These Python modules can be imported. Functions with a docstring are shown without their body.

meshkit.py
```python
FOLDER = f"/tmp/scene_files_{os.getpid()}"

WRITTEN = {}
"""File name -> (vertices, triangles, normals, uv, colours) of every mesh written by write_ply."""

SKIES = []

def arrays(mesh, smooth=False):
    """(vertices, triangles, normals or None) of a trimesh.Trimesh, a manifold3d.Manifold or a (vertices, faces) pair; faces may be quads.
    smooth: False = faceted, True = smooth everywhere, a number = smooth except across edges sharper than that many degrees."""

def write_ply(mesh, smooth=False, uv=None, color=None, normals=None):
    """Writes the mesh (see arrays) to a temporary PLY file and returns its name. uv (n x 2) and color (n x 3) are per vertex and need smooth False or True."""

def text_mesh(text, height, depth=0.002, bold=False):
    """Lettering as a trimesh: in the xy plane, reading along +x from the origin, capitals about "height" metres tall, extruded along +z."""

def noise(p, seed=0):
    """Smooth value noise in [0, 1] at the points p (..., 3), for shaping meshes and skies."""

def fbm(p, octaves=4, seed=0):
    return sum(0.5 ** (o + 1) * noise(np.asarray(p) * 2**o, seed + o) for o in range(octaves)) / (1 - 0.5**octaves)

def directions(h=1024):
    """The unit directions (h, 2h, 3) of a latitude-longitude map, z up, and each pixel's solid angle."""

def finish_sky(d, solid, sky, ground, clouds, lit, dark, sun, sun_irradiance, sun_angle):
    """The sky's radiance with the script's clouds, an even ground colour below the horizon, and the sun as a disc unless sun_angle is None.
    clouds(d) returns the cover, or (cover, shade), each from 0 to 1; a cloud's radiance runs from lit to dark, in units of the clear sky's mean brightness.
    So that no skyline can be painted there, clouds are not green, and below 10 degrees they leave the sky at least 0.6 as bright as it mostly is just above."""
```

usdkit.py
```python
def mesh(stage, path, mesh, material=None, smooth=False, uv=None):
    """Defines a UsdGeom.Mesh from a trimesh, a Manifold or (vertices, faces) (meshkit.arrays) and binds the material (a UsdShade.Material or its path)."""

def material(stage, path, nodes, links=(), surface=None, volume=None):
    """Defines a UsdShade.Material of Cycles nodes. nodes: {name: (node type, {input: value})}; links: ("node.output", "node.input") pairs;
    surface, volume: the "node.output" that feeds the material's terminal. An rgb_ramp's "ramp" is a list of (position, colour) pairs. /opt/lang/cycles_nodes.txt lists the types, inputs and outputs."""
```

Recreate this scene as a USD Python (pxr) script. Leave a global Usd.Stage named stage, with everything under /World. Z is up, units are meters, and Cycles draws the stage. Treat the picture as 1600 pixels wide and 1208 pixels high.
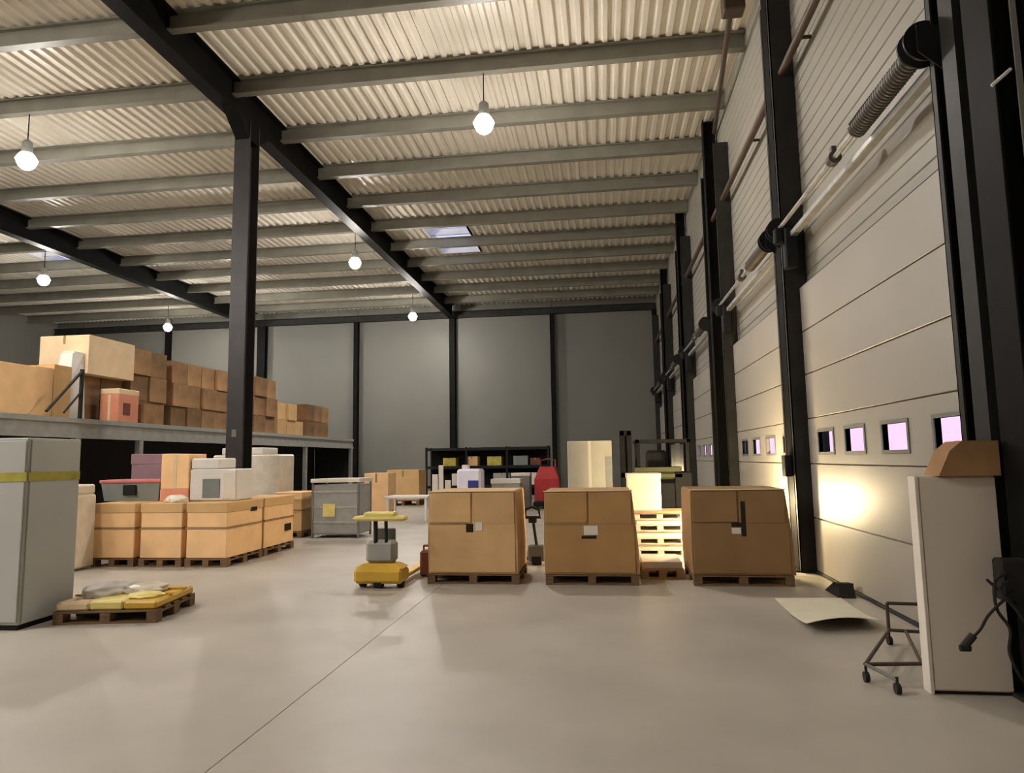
import math, random, re
import numpy as np, trimesh, usdkit, meshkit
from pxr import Usd, UsdGeom, UsdLux, UsdShade, Gf, Sdf

stage = Usd.Stage.CreateInMemory()
UsdGeom.SetStageUpAxis(stage, UsdGeom.Tokens.z)
UsdGeom.SetStageMetersPerUnit(stage, 1.0)
world = UsdGeom.Xform.Define(stage, '/World')
stage.SetDefaultPrim(world.GetPrim())
UsdGeom.Scope.Define(stage, '/World/Looks')
rng = random.Random(7)

# ------------------------------------------------------------------ camera, sky, exposure
F_PX, PITCH, ROLL, YAW = 1056.8, 0.10757, -0.01605, 0.12883
cam = UsdGeom.Camera.Define(stage, '/World/camera')
cy, sy = math.cos(YAW), math.sin(YAW)
fw = np.array([-sy * math.cos(PITCH), cy * math.cos(PITCH), math.sin(PITCH)])
r0 = np.array([cy, sy, 0.0]); u0 = np.cross(r0, fw)
rt = r0 * math.cos(ROLL) + u0 * math.sin(ROLL)
up = -r0 * math.sin(ROLL) + u0 * math.cos(ROLL)
cam.AddTransformOp().Set(Gf.Matrix4d(*rt, 0, *up, 0, *(-fw), 0, 0, 0, 1.6, 1))
cam.CreateHorizontalApertureAttr(36.0)
cam.CreateVerticalApertureAttr(36.0 * 1208 / 1600)
cam.CreateFocalLengthAttr(36.0 * F_PX / 1600)
cam.CreateClippingRangeAttr(Gf.Vec2f(0.05, 500))
cam.CreateExposureAttr(1.0)

LAMP = 305.0           # radiance of the high-bay lenses
LAMP_SIDE = 34.0       # the frosted reflectors glow sideways and up
WARM = 3.8            # the small work lamp behind the right-hand crate

dome = UsdLux.DomeLight.Define(stage, '/World/sky')
sky = usdkit.material(stage, '/World/Looks/sky', {
    'tc': ('texture_coordinate', {}), 'sep': ('separate_xyz', {}),
    'ramp': ('rgb_ramp', {'ramp': [(0.0, (.66, .42, .65)), (0.03, (.66, .43, .66)), (0.10, (.60, .48, .76)), (0.35, (.38, .47, .72)), (1.0, (.26, .37, .62))]}),
    'bg': ('background_shader', {'strength': 1.0})},
    [('tc.generated', 'sep.vector'), ('sep.z', 'ramp.fac'), ('ramp.color', 'bg.color')], surface='bg.background')
UsdShade.MaterialBindingAPI.Apply(dome.GetPrim()).Bind(sky)

# ------------------------------------------------------------------ materials
MATS = {}
def mat(name, color, rough=.6, metal=0.0, var=.12, scale=3.0, bump=0.0, bscale=40.0, spec=.4, rand=0.0, stretch=(1, 1, 1)):
    c = np.array(color, float)
    lo, hi = c * (1 - var), np.minimum(c * (1 + var), 1)
    nodes = {'tc': ('texture_coordinate', {}), 'mp': ('mapping', {'scale': stretch}),
             'n': ('noise_texture', {'scale': scale, 'detail': 4.0}),
             'ramp': ('rgb_ramp', {'ramp': [(0.3, tuple(lo)), (0.7, tuple(hi))]}),
             'p': ('principled_bsdf', {'roughness': rough, 'metallic': metal, 'specular_ior_level': spec})}
    links = [('tc.object', 'mp.vector'), ('mp.vector', 'n.vector'), ('n.fac', 'ramp.fac')]
    if rand:
        nodes['oi'] = ('object_info', {})
        nodes['mr'] = ('map_range', {'value': 0.5, 'from_min': 0.0, 'from_max': 1.0, 'to_min': 1 - rand, 'to_max': 1 + rand})
        nodes['hs'] = ('hsv', {'hue': .5, 'saturation': 1.0, 'fac': 1.0})
        links += [('oi.random', 'mr.value'), ('mr.result', 'hs.value'), ('ramp.color', 'hs.color'), ('hs.color', 'p.base_color')]
    else:
        links += [('ramp.color', 'p.base_color')]
    if bump:
        nodes['bn'] = ('noise_texture', {'scale': bscale, 'detail': 3.0})
        nodes['b'] = ('bump', {'strength': bump, 'distance': .01})
        links += [('mp.vector', 'bn.vector'), ('bn.fac', 'b.height'), ('b.normal', 'p.normal')]
    MATS[name] = usdkit.material(stage, '/World/Looks/' + name, nodes, links, surface='p.BSDF')
    return MATS[name]

def emit(name, color, strength):
    MATS[name] = usdkit.material(stage, '/World/Looks/' + name, {'e': ('emission', {'color': color, 'strength': strength})}, [], surface='e.emission')

mat('concrete', (.44, .405, .355), rough=.42, var=.10, scale=1.1, bump=.06, bscale=25, spec=.35)
mat('slab_joint', (.22, .20, .175), rough=.9)
mat('deck', (.70, .655, .57), rough=.45, var=.03, scale=1.0)
mat('purlin', (.19, .18, .145), rough=.5, var=.12, scale=2.0, metal=0.0)
mat('black_steel', (.008, .0075, .007), rough=.55, var=.25, scale=3.0, spec=.06)
mat('dark_steel', (.026, .025, .023), rough=.5, var=.2, spec=.15)
mat('back_panel', (.165, .162, .14), rough=.5, var=.04, scale=.5)
mat('door_panel', (.33, .305, .265), rough=.45, var=.02, scale=.8)
mat('cladding', (.30, .28, .235), rough=.5, var=.03, scale=.8)
mat('seal', (.03, .028, .025), rough=.8)
mat('galvanised', (.42, .42, .40), rough=.4, metal=.5, var=.15, scale=8)
mat('grey_paint', (.17, .17, .15), rough=.5, var=.12, scale=5)
mat('spring_steel', (.10, .09, .075), rough=.4, metal=.4)
mat('brown_pipe', (.07, .045, .03), rough=.5)
mat('card', (.66, .42, .195), rough=.8, var=.08, scale=2.5, bump=.1, rand=.06)
mat('card_dark', (.26, .145, .066), rough=.85, var=.25, scale=2.5, rand=.35)
mat('card_brown', (.46, .265, .105), rough=.8, var=.1, scale=2.5, rand=.03)
mat('card_umber', (.29, .17, .072), rough=.8, var=.1, scale=2.5, rand=.03)
mat('card_mid', (.64, .41, .20), rough=.8, var=.1, scale=2.5, rand=.08)
mat('card_orange', (.90, .58, .30), rough=.8, var=.07, scale=3, rand=.06)
mat('card_pale', (.76, .58, .37), rough=.8, var=.07, scale=3)
mat('tape', (.33, .20, .095), rough=.35, var=.1)
mat('paper', (.78, .72, .64), rough=.7, var=.04)
mat('hole', (.02, .014, .01), rough=.9)
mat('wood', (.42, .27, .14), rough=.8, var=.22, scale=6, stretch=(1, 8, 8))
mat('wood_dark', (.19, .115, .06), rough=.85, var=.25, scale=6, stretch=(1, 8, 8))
mat('wood_pale', (.62, .52, .40), rough=.8, var=.1, scale=6, stretch=(1, 8, 8))
mat('white_board', (.72, .66, .58), rough=.6, var=.05)
mat('cream_dull', (.50, .48, .40), rough=.65, var=.06)
mat('charcoal_steel', (.032, .029, .028), rough=.4, var=.2, spec=.4)
mat('cream', (.74, .70, .56), rough=.65, var=.06)
mat('film', (.72, .65, .54), rough=.3, var=.08, scale=6, bump=.5, bscale=18)
mat('cabinet_grey', (.47, .475, .455), rough=.45, var=.04, scale=1.5)
mat('beige', (.78, .69, .60), rough=.55, var=.03, scale=1.2)
mat('yellow_band', (.42, .37, .06), rough=.5, var=.2, scale=6)
mat('yellow_paint', (.66, .40, .045), rough=.4, var=.08)
mat('yellow_pale', (.80, .66, .22), rough=.45, var=.08, scale=5)
mat('grey_plastic', (.20, .22, .21), rough=.5, var=.1)
mat('grey_bin', (.33, .33, .31), rough=.5, var=.1, scale=5)
mat('mauve', (.28, .17, .20), rough=.6, var=.1)
mat('red', (.40, .02, .02), rough=.45, var=.15)
mat('pink_red', (.55, .16, .16), rough=.5, var=.1)
mat('salmon', (.70, .28, .17), rough=.6, var=.1)
mat('dark_red', (.16, .045, .025), rough=.5, var=.15)
mat('white', (.74, .70, .66), rough=.5, var=.04)
mat('bluewhite', (.80, .76, .88), rough=.4, var=.04)
mat('blue', (.03, .04, .22), rough=.5, var=.1)
mat('olive', (.10, .105, .04), rough=.5)
mat('fork_dark', (.014, .014, .016), rough=.5, var=.2, spec=.15)
mat('rubber', (.02, .018, .016), rough=.8)
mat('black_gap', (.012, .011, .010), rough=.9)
mat('asphalt', (.12, .11, .11), rough=.9)
emit('lens', (1.0, .935, .86), LAMP)
emit('reflector_glow', (1.0, .935, .86), LAMP_SIDE)
emit('warm_bulb', (1.0, .78, .44), WARM * 60)
MATS['glass'] = usdkit.material(stage, '/World/Looks/glass', {
    't': ('transparent_bsdf', {'color': (.96, .96, .97)}), 'g': ('glossy_bsdf', {'roughness': .03}), 'm': ('mix_closure', {'fac': .05})},
    [('t.BSDF', 'm.closure1'), ('g.BSDF', 'm.closure2')], surface='m.closure')
MATS['cab_glass'] = usdkit.material(stage, '/World/Looks/cab_glass', {
    't': ('transparent_bsdf', {'color': (.6, .66, .7)}), 'g': ('glossy_bsdf', {'roughness': .15}), 'm': ('mix_closure', {'fac': .25})},
    [('t.BSDF', 'm.closure1'), ('g.BSDF', 'm.closure2')], surface='m.closure')

# ------------------------------------------------------------------ mesh helpers
def box(x0, x1, y0, y1, z0, z1, b=0.0):
    c, e = np.array([(x0 + x1) / 2, (y0 + y1) / 2, (z0 + z1) / 2]), np.abs(np.array([x1 - x0, y1 - y0, z1 - z0]))
    b = min(b, e.min() * .45)
    if b <= 0:
        m = trimesh.creation.box(e); m.apply_translation(c); return m
    pts = []
    h = e / 2
    for sx in (-1, 1):
        for sy_ in (-1, 1):
            for sz in (-1, 1):
                s = np.array([sx, sy_, sz])
                for k in range(3):
                    d = h - b; d = d.copy(); d[k] = h[k]
                    pts.append(c + s * d)
    return trimesh.convex.convex_hull(np.array(pts))

def hull(pts): return trimesh.convex.convex_hull(np.array(pts, float))
def cat(*ms): return trimesh.util.concatenate([m for m in ms])
def cyl(p, q, r, n=16):
    return trimesh.creation.cylinder(radius=r, segment=np.array([p, q], float), sections=n)
def tube(points, r, n=8):
    p = np.asarray(points, float)
    t = np.gradient(p, axis=0); t /= np.linalg.norm(t, axis=1, keepdims=True) + 1e-12
    ref = np.array([0, 0, 1.0])
    a = np.cross(t, np.where(np.abs(t @ ref)[:, None] < .9, ref, [1.0, 0, 0])); a /= np.linalg.norm(a, axis=1, keepdims=True) + 1e-12
    b = np.cross(t, a); ang = np.arange(n) * 2 * np.pi / n
    v = (p[:, None] + r * (np.cos(ang)[None, :, None] * a[:, None] + np.sin(ang)[None, :, None] * b[:, None])).reshape(-1, 3)
    f = []
    for i in range(len(p) - 1):
        for j in range(n):
            A, B, C, D = i * n + j, i * n + (j + 1) % n, (i + 1) * n + (j + 1) % n, (i + 1) * n + j
            f += [[A, B, C], [A, C, D]]
    for j in range(1, n - 1):
        f += [[0, j + 1, j], [(len(p) - 1) * n, (len(p) - 1) * n + j, (len(p) - 1) * n + j + 1]]
    return trimesh.Trimesh(v, f, process=False)
def lathe(profile, n=24, at=(0, 0, 0)):
    m = trimesh.creation.revolve(np.array(profile, float), sections=n); m.apply_translation(at); return m
def hbeam_z(x0, x1, y0, y1, z0, z1, t=.02, w=.013, web='x'):
    """upright H section: the web runs along x (flanges at x0 and x1) or along y"""
    if web == 'x':
        ym = (y0 + y1) / 2
        return cat(box(x0, x0 + t, y0, y1, z0, z1, .004), box(x1 - t, x1, y0, y1, z0, z1, .004), box(x0 + t, x1 - t, ym - w / 2, ym + w / 2, z0, z1))
    xm = (x0 + x1) / 2
    return cat(box(x0, x1, y0, y0 + t, z0, z1, .004), box(x0, x1, y1 - t, y1, z0, z1, .004), box(xm - w / 2, xm + w / 2, y0 + t, y1 - t, z0, z1))
def ibeam(axis, c, w, z0, z1, a0, a1, t=.02, web=.012):
    """level I beam along axis 'x' or 'y' centred at c across, from a0 to a1"""
    def bx(lo, hi, za, zb):
        return box(a0, a1, c + lo, c + hi, za, zb) if axis == 'x' else box(c + lo, c + hi, a0, a1, za, zb)
    return cat(bx(-w / 2, w / 2, z0, z0 + t), bx(-w / 2, w / 2, z1 - t, z1), bx(-web / 2, web / 2, z0 + t, z1 - t))

# ------------------------------------------------------------------ scene helpers
USED = {}
def numbered(parent, name):
    k = USED.get((parent, name), 0); USED[(parent, name)] = k + 1
    return name if k == 0 else f'{name}_{k:03d}'
def setdata(prim, label=None, category=None, group=None, kind=None):
    for k, v in (('label', label), ('category', category), ('group', group), ('kind', kind)):
        if v: prim.SetCustomDataByKey(k, v)
def path_of(p): return '/World' if p is None else str(p.GetPath())
def obj(name, mesh, material, parent=None, label=None, category=None, group=None, kind=None, smooth=False):
    pp = path_of(parent)
    m = usdkit.mesh(stage, pp + '/' + numbered(pp, name), mesh, MATS[material], smooth=smooth)
    setdata(m.GetPrim(), label, category, group, kind)
    return m.GetPrim()
def thing(name, label=None, category=None, loc=(0, 0, 0), rz=0.0, group=None, kind=None):
    x = UsdGeom.Xform.Define(stage, '/World/' + numbered('/World', name))
    x.AddTranslateOp().Set(Gf.Vec3d(*map(float, loc)))
    x.AddRotateZOp().Set(float(rz))
    setdata(x.GetPrim(), label, category, group, kind)
    return x.GetPrim()
def dup(src, loc, rz=0.0, label=None, group=None, scale=None, category=None, kind=None):
    was = src.GetCustomData()
    x = UsdGeom.Xform.Define(stage, '/World/' + numbered('/World', re.sub(r'_\d{3}$', '', src.GetName())))
    p = x.GetPrim()
    p.GetReferences().AddInternalReference(src.GetPath())
    p.SetInstanceable(True)
    xf = UsdGeom.Xformable(p); xf.ClearXformOpOrder()
    xf.AddTranslateOp().Set(Gf.Vec3d(*map(float, loc))); xf.AddRotateZOp().Set(float(rz))
    if scale is not None: xf.AddScaleOp().Set(Gf.Vec3f(*map(float, scale)))
    setdata(p, label or was.get('label'), category or was.get('category'), group or was.get('group'), kind or was.get('kind'))
    return p

# ================================================================== THE SETTING
XL, XR, YN, YF, ZD = -30.5, 2.98, -9.0, 34.3, 9.72
fl = thing('floor', kind='structure')
obj('joint_bed', box(XL, 3.0, YN, YF, -.25, -.012), 'slab_joint', fl)
ys = np.linspace(YN, YF, 8); xs = np.array([XL, -24.5, -18.9, -13.3, -7.7, -2.1, 3.0])
for i in range(6):
    for j in range(7):
        obj('slab', box(xs[i] + .002, xs[i + 1] - .002, ys[j] + .002, ys[j + 1] - .002, -.2, 0.0, .002), 'concrete', fl)

SKY = [(-5.95, -4.45, 21.7, 25.4), (-21.5, -20.5, 21.9, 24.6)]
ce = thing('ceiling', kind='structure')
def deck_strip(xa, xb, ya, yb):
    per, v, f = .25, [], []
    n = max(1, round((xb - xa) / per)); per = (xb - xa) / n
    prof = [(0, 0), (.34, 0), (.46, .055), (.88, .055), (1.0, 0)]
    pts = []
    for k in range(n):
        for q, (t, z) in enumerate(prof[:-1]): pts.append((xa + (k + t) * per, ZD + z))
    pts.append((xb, ZD))
    for (x, z) in pts: v += [(x, ya, z), (x, yb, z)]
    for k in range(len(pts) - 1):
        a = 2 * k; f += [[a, a + 1, a + 3], [a, a + 3, a + 2]]
    return trimesh.Trimesh(v, f, process=False)
cuts = [XL, -21.5, -20.5, -5.95, -4.45, 3.0]
for k in range(5):
    xa, xb = cuts[k], cuts[k + 1]
    hole = [s for s in SKY if abs(s[0] - xa) < .01]
    if hole:
        obj('roof_sheet', deck_strip(xa, xb, YN, hole[0][2]), 'deck', ce); obj('roof_sheet', deck_strip(xa, xb, hole[0][3], YF), 'deck', ce)
    else:
        step = 6
        m = max(1, round((xb - xa) / step))
        for q in range(m): obj('roof_sheet', deck_strip(xa + (xb - xa) * q / m, xa + (xb - xa) * (q + 1) / m, YN, YF), 'deck', ce)
rc = cat(box(XL, SKY[1][0] - .1, YN, YF, ZD + .12, ZD + .2), box(SKY[1][1] + .1, SKY[0][0] - .1, YN, YF, ZD + .12, ZD + .2), box(SKY[0][1] + .1, 3.2, YN, YF, ZD + .12, ZD + .2),
         *[box(s[0] - .1, s[1] + .1, YN, s[2] - .1, ZD + .12, ZD + .2) for s in SKY], *[box(s[0] - .1, s[1] + .1, s[3] + .1, YF, ZD + .12, ZD + .2) for s in SKY])
obj('roof_insulation', rc, 'slab_joint', ce)
for k in range(-9, 10):
    y = 12.72 + 2.17 * k
    if y < YN + .3: continue
    obj('purlin', ibeam('x', y, .17, 9.36, ZD - .001, XL, 2.97, t=.03), 'purlin', ce)
for x in (-7.5, -18.4):
    obj('rafter', ibeam('y', x, .32, 8.95, 9.70, YN, YF - .3, t=.035, web=.02), 'black_steel', ce)
obj('eaves_beam', ibeam('x', YF - .2, .22, 9.0, 9.34, XL, 2.9, t=.03), 'dark_steel', ce)
for a, b in (((1.62, 3.0, 9.28), (2.9, 15.9, 9.28)),):
    obj('roof_brace', cyl(a, b, .05, 10), 'brown_pipe', ce)
obj('junction_box', box(2.25, 2.6, 10.9, 11.2, 9.0, 9.35, .02), 'brown_pipe', ce)

def skylight(n, s):
    w = thing(f'window_{n}', kind='structure')
    x0, x1, y0, y1 = s; z0, z1 = ZD, ZD + .35
    obj('skylight_curb', cat(box(x0 - .08, x0, y0 - .08, y1 + .08, z0, z1), box(x1, x1 + .08, y0 - .08, y1 + .08, z0, z1), box(x0, x1, y0 - .08, y0, z0, z1), box(x0, x1, y1, y1 + .08, z0, z1)), 'white', w)
    ym = (y0 + y1) / 2
    obj('glazing_bar', box(x0, x1, ym - .06, ym + .06, z0 + .1, z1 + .01), 'white', w)
    obj('pane', box(x0, x1, y0, ym - .06, z1 - .03, z1), 'glass', w); obj('pane', box(x0, x1, ym + .06, y1, z1 - .03, z1), 'glass', w)
skylight(1, SKY[0]); skylight(2, SKY[1])

# far wall: smooth cassettes between the dark wall columns
COLX = [-28.9, -23.5, -18.0, -12.7, -7.5, -2.3, 2.85]
wf = thing('wall_far', kind='structure')
ed = [XL] + COLX[:-1] + [3.1]
for k in range(len(ed) - 1):
    obj('wall_panel', box(ed[k] + .012, ed[k + 1] - .012, YF, YF + .1, 0, 9.9, .01), 'back_panel', wf)
obj('wall_backing', box(XL, 3.1, YF + .1, YF + .2, -.2, 9.95), 'black_gap', wf)
obj('wall_left', box(XL - .15, XL, YN, YF + .2, -.2, 9.95), 'back_panel', kind='structure')
obj('wall_near', box(XL, 3.1, YN - .15, YN, -.2, 9.95), 'back_panel', kind='structure')

# right wall: ribbed cladding above flat piers, with the door openings left free
DOOR_L, DOOR_H = 4.40, 3.99
DOORS = [5.45, 10.36, 16.75, 22.75, 28.75]
wr = thing('wall_right', kind='structure')
def ribbed(y0, y1, z0, z1, per=.20, x=XR):
    n = round((z1 - z0) / per); per = (z1 - z0) / n
    pts = []
    for k in range(n):
        for t, d in ((0, 0), (.72, 0), (.78, .012), (.94, .012)): pts.append((z0 + (k + t) * per, d))
    pts.append((z1, 0)); v, f = [], []
    for z, d in pts: v += [(x + d, y0, z), (x + d, y1, z)]
    for k in range(len(pts) - 1):
        a = 2 * k; f += [[a, a + 3, a + 1], [a, a + 2, a + 3]]
    return trimesh.Trimesh(v, f, process=False)
segs = [YN, 4.1, 10.1, 16.1, 22.1, 28.1, YF]
for a, b in zip(segs[:-1], segs[1:]): obj('cladding_panel', ribbed(a + .005, b - .005, DOOR_H, 9.9), 'cladding', wr)
last = YN
for d in DOORS + [YF]:
    if d - last > .05: obj('wall_pier', box(XR, XR + .03, last, d, -.1, DOOR_H, .004), 'cladding', wr)
    last = d + DOOR_L
obj('wall_backing', cat(box(XR + .03, XR + .15, YN, YF, DOOR_H, 9.95), *[box(XR + .03, XR + .15, a, b, -1.2, DOOR_H) for a, b in zip([YN] + [d + DOOR_L for d in DOORS], DOORS + [YF]) if b - a > .02],
    *[box(XR + .03, XR + .15, d, d + DOOR_L, -1.2, 0) for d in DOORS]), 'black_gap', wr)
obj('ground', box(3.3, 60, -40, 80, -1.4, -1.2), 'asphalt', kind='structure')

# sectional overhead doors
ZS = [.03, .745, 1.478, 2.095, 2.712, 3.32, 3.96]
WIN = [(.24, .81), (1.34, 1.91), (2.40, 2.97), (3.40, 3.97)]
door_proto = None
for di, y0 in enumerate(DOORS):
    if door_proto is None:
        d = thing('door_1', loc=(2.86, y0, 0), kind='structure')
        for k in range(6):
            za, zb = ZS[k] + .007, ZS[k + 1] - .007
            if k == 2:
                wz0, wz1 = 1.635, 1.895; ms = [box(0, .05, 0, DOOR_L, za, wz0), box(0, .05, 0, DOOR_L, wz1, zb)]
                yy = 0
                for a, b in WIN + [(DOOR_L, DOOR_L)]: ms.append(box(0, .05, yy, a, wz0, wz1)); yy = b
                sec = obj('door_section', cat(*ms), 'door_panel', d)
                for a, b in WIN:
                    fr = obj('window_frame', cat(box(-.012, .052, a - .035, a, wz0 - .035, wz1 + .035), box(-.012, .052, b, b + .035, wz0 - .035, wz1 + .035), box(-.012, .052, a, b, wz0 - .035, wz0), box(-.012, .052, a, b, wz1, wz1 + .035)), 'grey_paint', d)
                    obj('pane', box(.02, .032, a, b, wz0, wz1), 'glass', fr)
            else:
                obj('door_section', box(0, .05, 0, DOOR_L, za, zb, .006), 'door_panel', d)
        obj('joint_backing', cat(*[box(.03, .055, 0, DOOR_L, z - .02, z + .02) for z in ZS[1:-1]]), 'tape', d)
        obj('bottom_seal', box(-.02, .06, 0, DOOR_L, 0, .034, .01), 'seal', d)
        for ya in (-.09, DOOR_L + .02):
            obj('guide_track', cat(box(-.20, .11, ya + (.058 if ya < 0 else 0), ya + (.07 if ya < 0 else .012), 0, 8.5), box(-.20, -.185, ya, ya + .07, 0, 8.5), box(-.09, -.02, ya + .02, ya + .05, 0, 8.4)), 'dark_steel', d)
        for yq in (.35, 3.95):
            for z in ZS[1:-1]: pass
        obj('head_seal', box(.05, .12, -.05, DOOR_L + .05, 3.955, 4.0), 'seal', d)
        door_proto = d
    else:
        USED[('/World', f'door_{di+1}')] = 1
        x = UsdGeom.Xform.Define(stage, f'/World/door_{di+1}'); p = x.GetPrim()
        p.GetReferences().AddInternalReference(door_proto.GetPath()); p.SetInstanceable(True)
        xf = UsdGeom.Xformable(p); xf.ClearXformOpOrder(); xf.AddTranslateOp().Set(Gf.Vec3d(2.86, y0, 0)); setdata(p, kind='structure')
ordin = ['nearest', 'second nearest', 'third nearest', 'fourth nearest', 'farthest']
shaft = None
for di, y0 in enumerate(DOORS):
    lab = ['galvanised door shaft with dark spring high above the nearest dock door', 'door shaft with spring above the brightly lit second dock door', 'door shaft above the third dock door from the front',
           'door shaft above the fourth dock door from the front', 'door shaft above the last dock door by the back wall'][di]
    if shaft is None:
        s = thing('torsion_shaft', lab, 'door shaft', (2.62, y0, 4.82), group='door shafts')
        obj('shaft_tube', cyl((0, -.10, 0), (0, 4.52, 0), .028, 14), 'galvanised', s, smooth=40)
        obj('spring', tube([(.075 * math.cos(t) * 1.0, .12 + 1.25 * t / (2 * math.pi * 26), .075 * math.sin(t)) for t in np.linspace(0, 2 * math.pi * 26, 26 * 14)], .0235, 6), 'spring_steel', s, smooth=60)
        obj('coupling', cat(cyl((0, 2.0, 0), (0, 2.12, 0), .07), box(-.03, .03, 2.02, 2.1, .05, .14, .01)), 'spring_steel', s, smooth=40)
        obj('header_rail', box(.10, .20, .1, 4.3, -.17, -.09, .01), 'galvanised', s)
        for ya in (-.08, 4.36):
            obj('cable_drum', lathe([(0, 0), (.165, 0), (.165, .02), (.12, .035), (.12, .095), (.165, .11), (.165, .13), (0, .13)], 24), 'fork_dark', s, smooth=40)
            m = UsdGeom.Xformable(stage.GetPrimAtPath(str(s.GetPath()) + '/' + ('cable_drum' if ya < 0 else 'cable_drum_001')))
            m.AddTranslateOp().Set(Gf.Vec3d(0, ya + .13, 0)); m.AddRotateXOp().Set(90.0)
            yb = ya - .06 if ya < 0 else ya + .15
            obj('bearing_plate', hull([(-.09, yb, -.12), (-.09, yb, .1), (.36, yb, .04), (.36, yb, -.42), (.1, yb, -.3)] + [(-.09, yb + .012, -.12), (-.09, yb + .012, .1), (.36, yb + .012, .04), (.36, yb + .012, -.42), (.1, yb + .012, -.3)]), 'fork_dark', s)
        obj('drive_motor', cat(box(.02, .20, 4.18, 4.34, -.62, -.02, .02), box(-.10, .02, 4.22, 4.34, -.25, -.02, .02)), 'fork_dark', s)
        shaft = s
    else:
        dup(shaft, (2.62, y0, 4.82), label=lab)

# ------------------------------------------------------------------ steel columns
def column(x0, x1, y0, y1, z1, label, web='x', plate=.09, parts=(), m='black_steel'):
    t = thing('steel_column', label, 'column', ((x0 + x1) / 2, (y0 + y1) / 2, 0))
    cx, cy_ = (x0 + x1) / 2, (y0 + y1) / 2
    obj('column_shaft', hbeam_z(x0 - cx, x1 - cx, y0 - cy_, y1 - cy_, .025, z1, web=web), m, t)
    obj('base_plate', box(x0 - cx - plate, x1 - cx + plate, y0 - cy_ - plate, y1 - cy_ + plate, 0, .025, .005), 'dark_steel', t)
    return t
mc = column(-7.58, -7.22, 12.95, 13.35, 8.95, 'tall free-standing dark steel column rising behind the row of cartons', web='y', m='charcoal_steel')
obj('sign_plate', box(-.05, .05, -.215, -.203, 2.15, 2.3, .003), 'grey_paint', mc, label='small pale plate')
obj('haunch', hull([(-.15, -.2, 8.5), (.15, -.2, 8.5), (-.15, .2, 8.5), (.15, .2, 8.5), (-.15, -.75, 8.95), (.15, -.75, 8.95), (-.15, .75, 8.95), (.15, .75, 8.95)]), 'black_steel', mc)
bl = ['leftmost', 'second from left', 'third from left, behind the stacked cartons', 'fourth from left, at the end of the mezzanine', 'below the end of the long roof beam', 'right of the roof beam, above the pale carton', 'right corner']
for x, l in zip(COLX, bl):
    w = {-7.5: .30, -18.0: .46}.get(x, .22)
    column(x - w / 2, x + w / 2, YF - .36, YF - .06, 9.0, f'dark wall column on the back wall, {l}', web='y', plate=.04)
rl = ['dark steel column at the left edge of the nearest dock door', 'dark steel column beyond the brightly lit dock door', 'dark steel column on the right wall, third from the front', 'dark steel column on the right wall near the back corner']
for k, y in enumerate((9.97, 16.0, 22.0, 28.0)):
    c = column(2.66, 2.93, y, y + .27, 9.68, rl[k], web='x', plate=.06)
    if k == 0:
        obj('control_box', box(-.24, -.14, -.13, .05, 1.30, 1.60, .01), 'fork_dark', c)
jc = column(2.68, 2.95, 4.66, 4.98, 9.68, 'black steel column at the right picture edge beside the nearest door', web='x', plate=.05)
obj('cable_tie', tube([(-.17, -.18, 4.02), (-.12, -.20, 4.06), (-.05, -.19, 4.12)], .012), 'white', jc, label='white cable tie')
obj('rail_strip', box(-.02, .015, -.20, -.185, .1, 9.5), 'grey_paint', jc, label='lighter grey rail')
g = thing('door_guide', 'dark guide frame along the right edge of the nearest dock door', 'door guide', (2.80, 5.20, 0))
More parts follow.
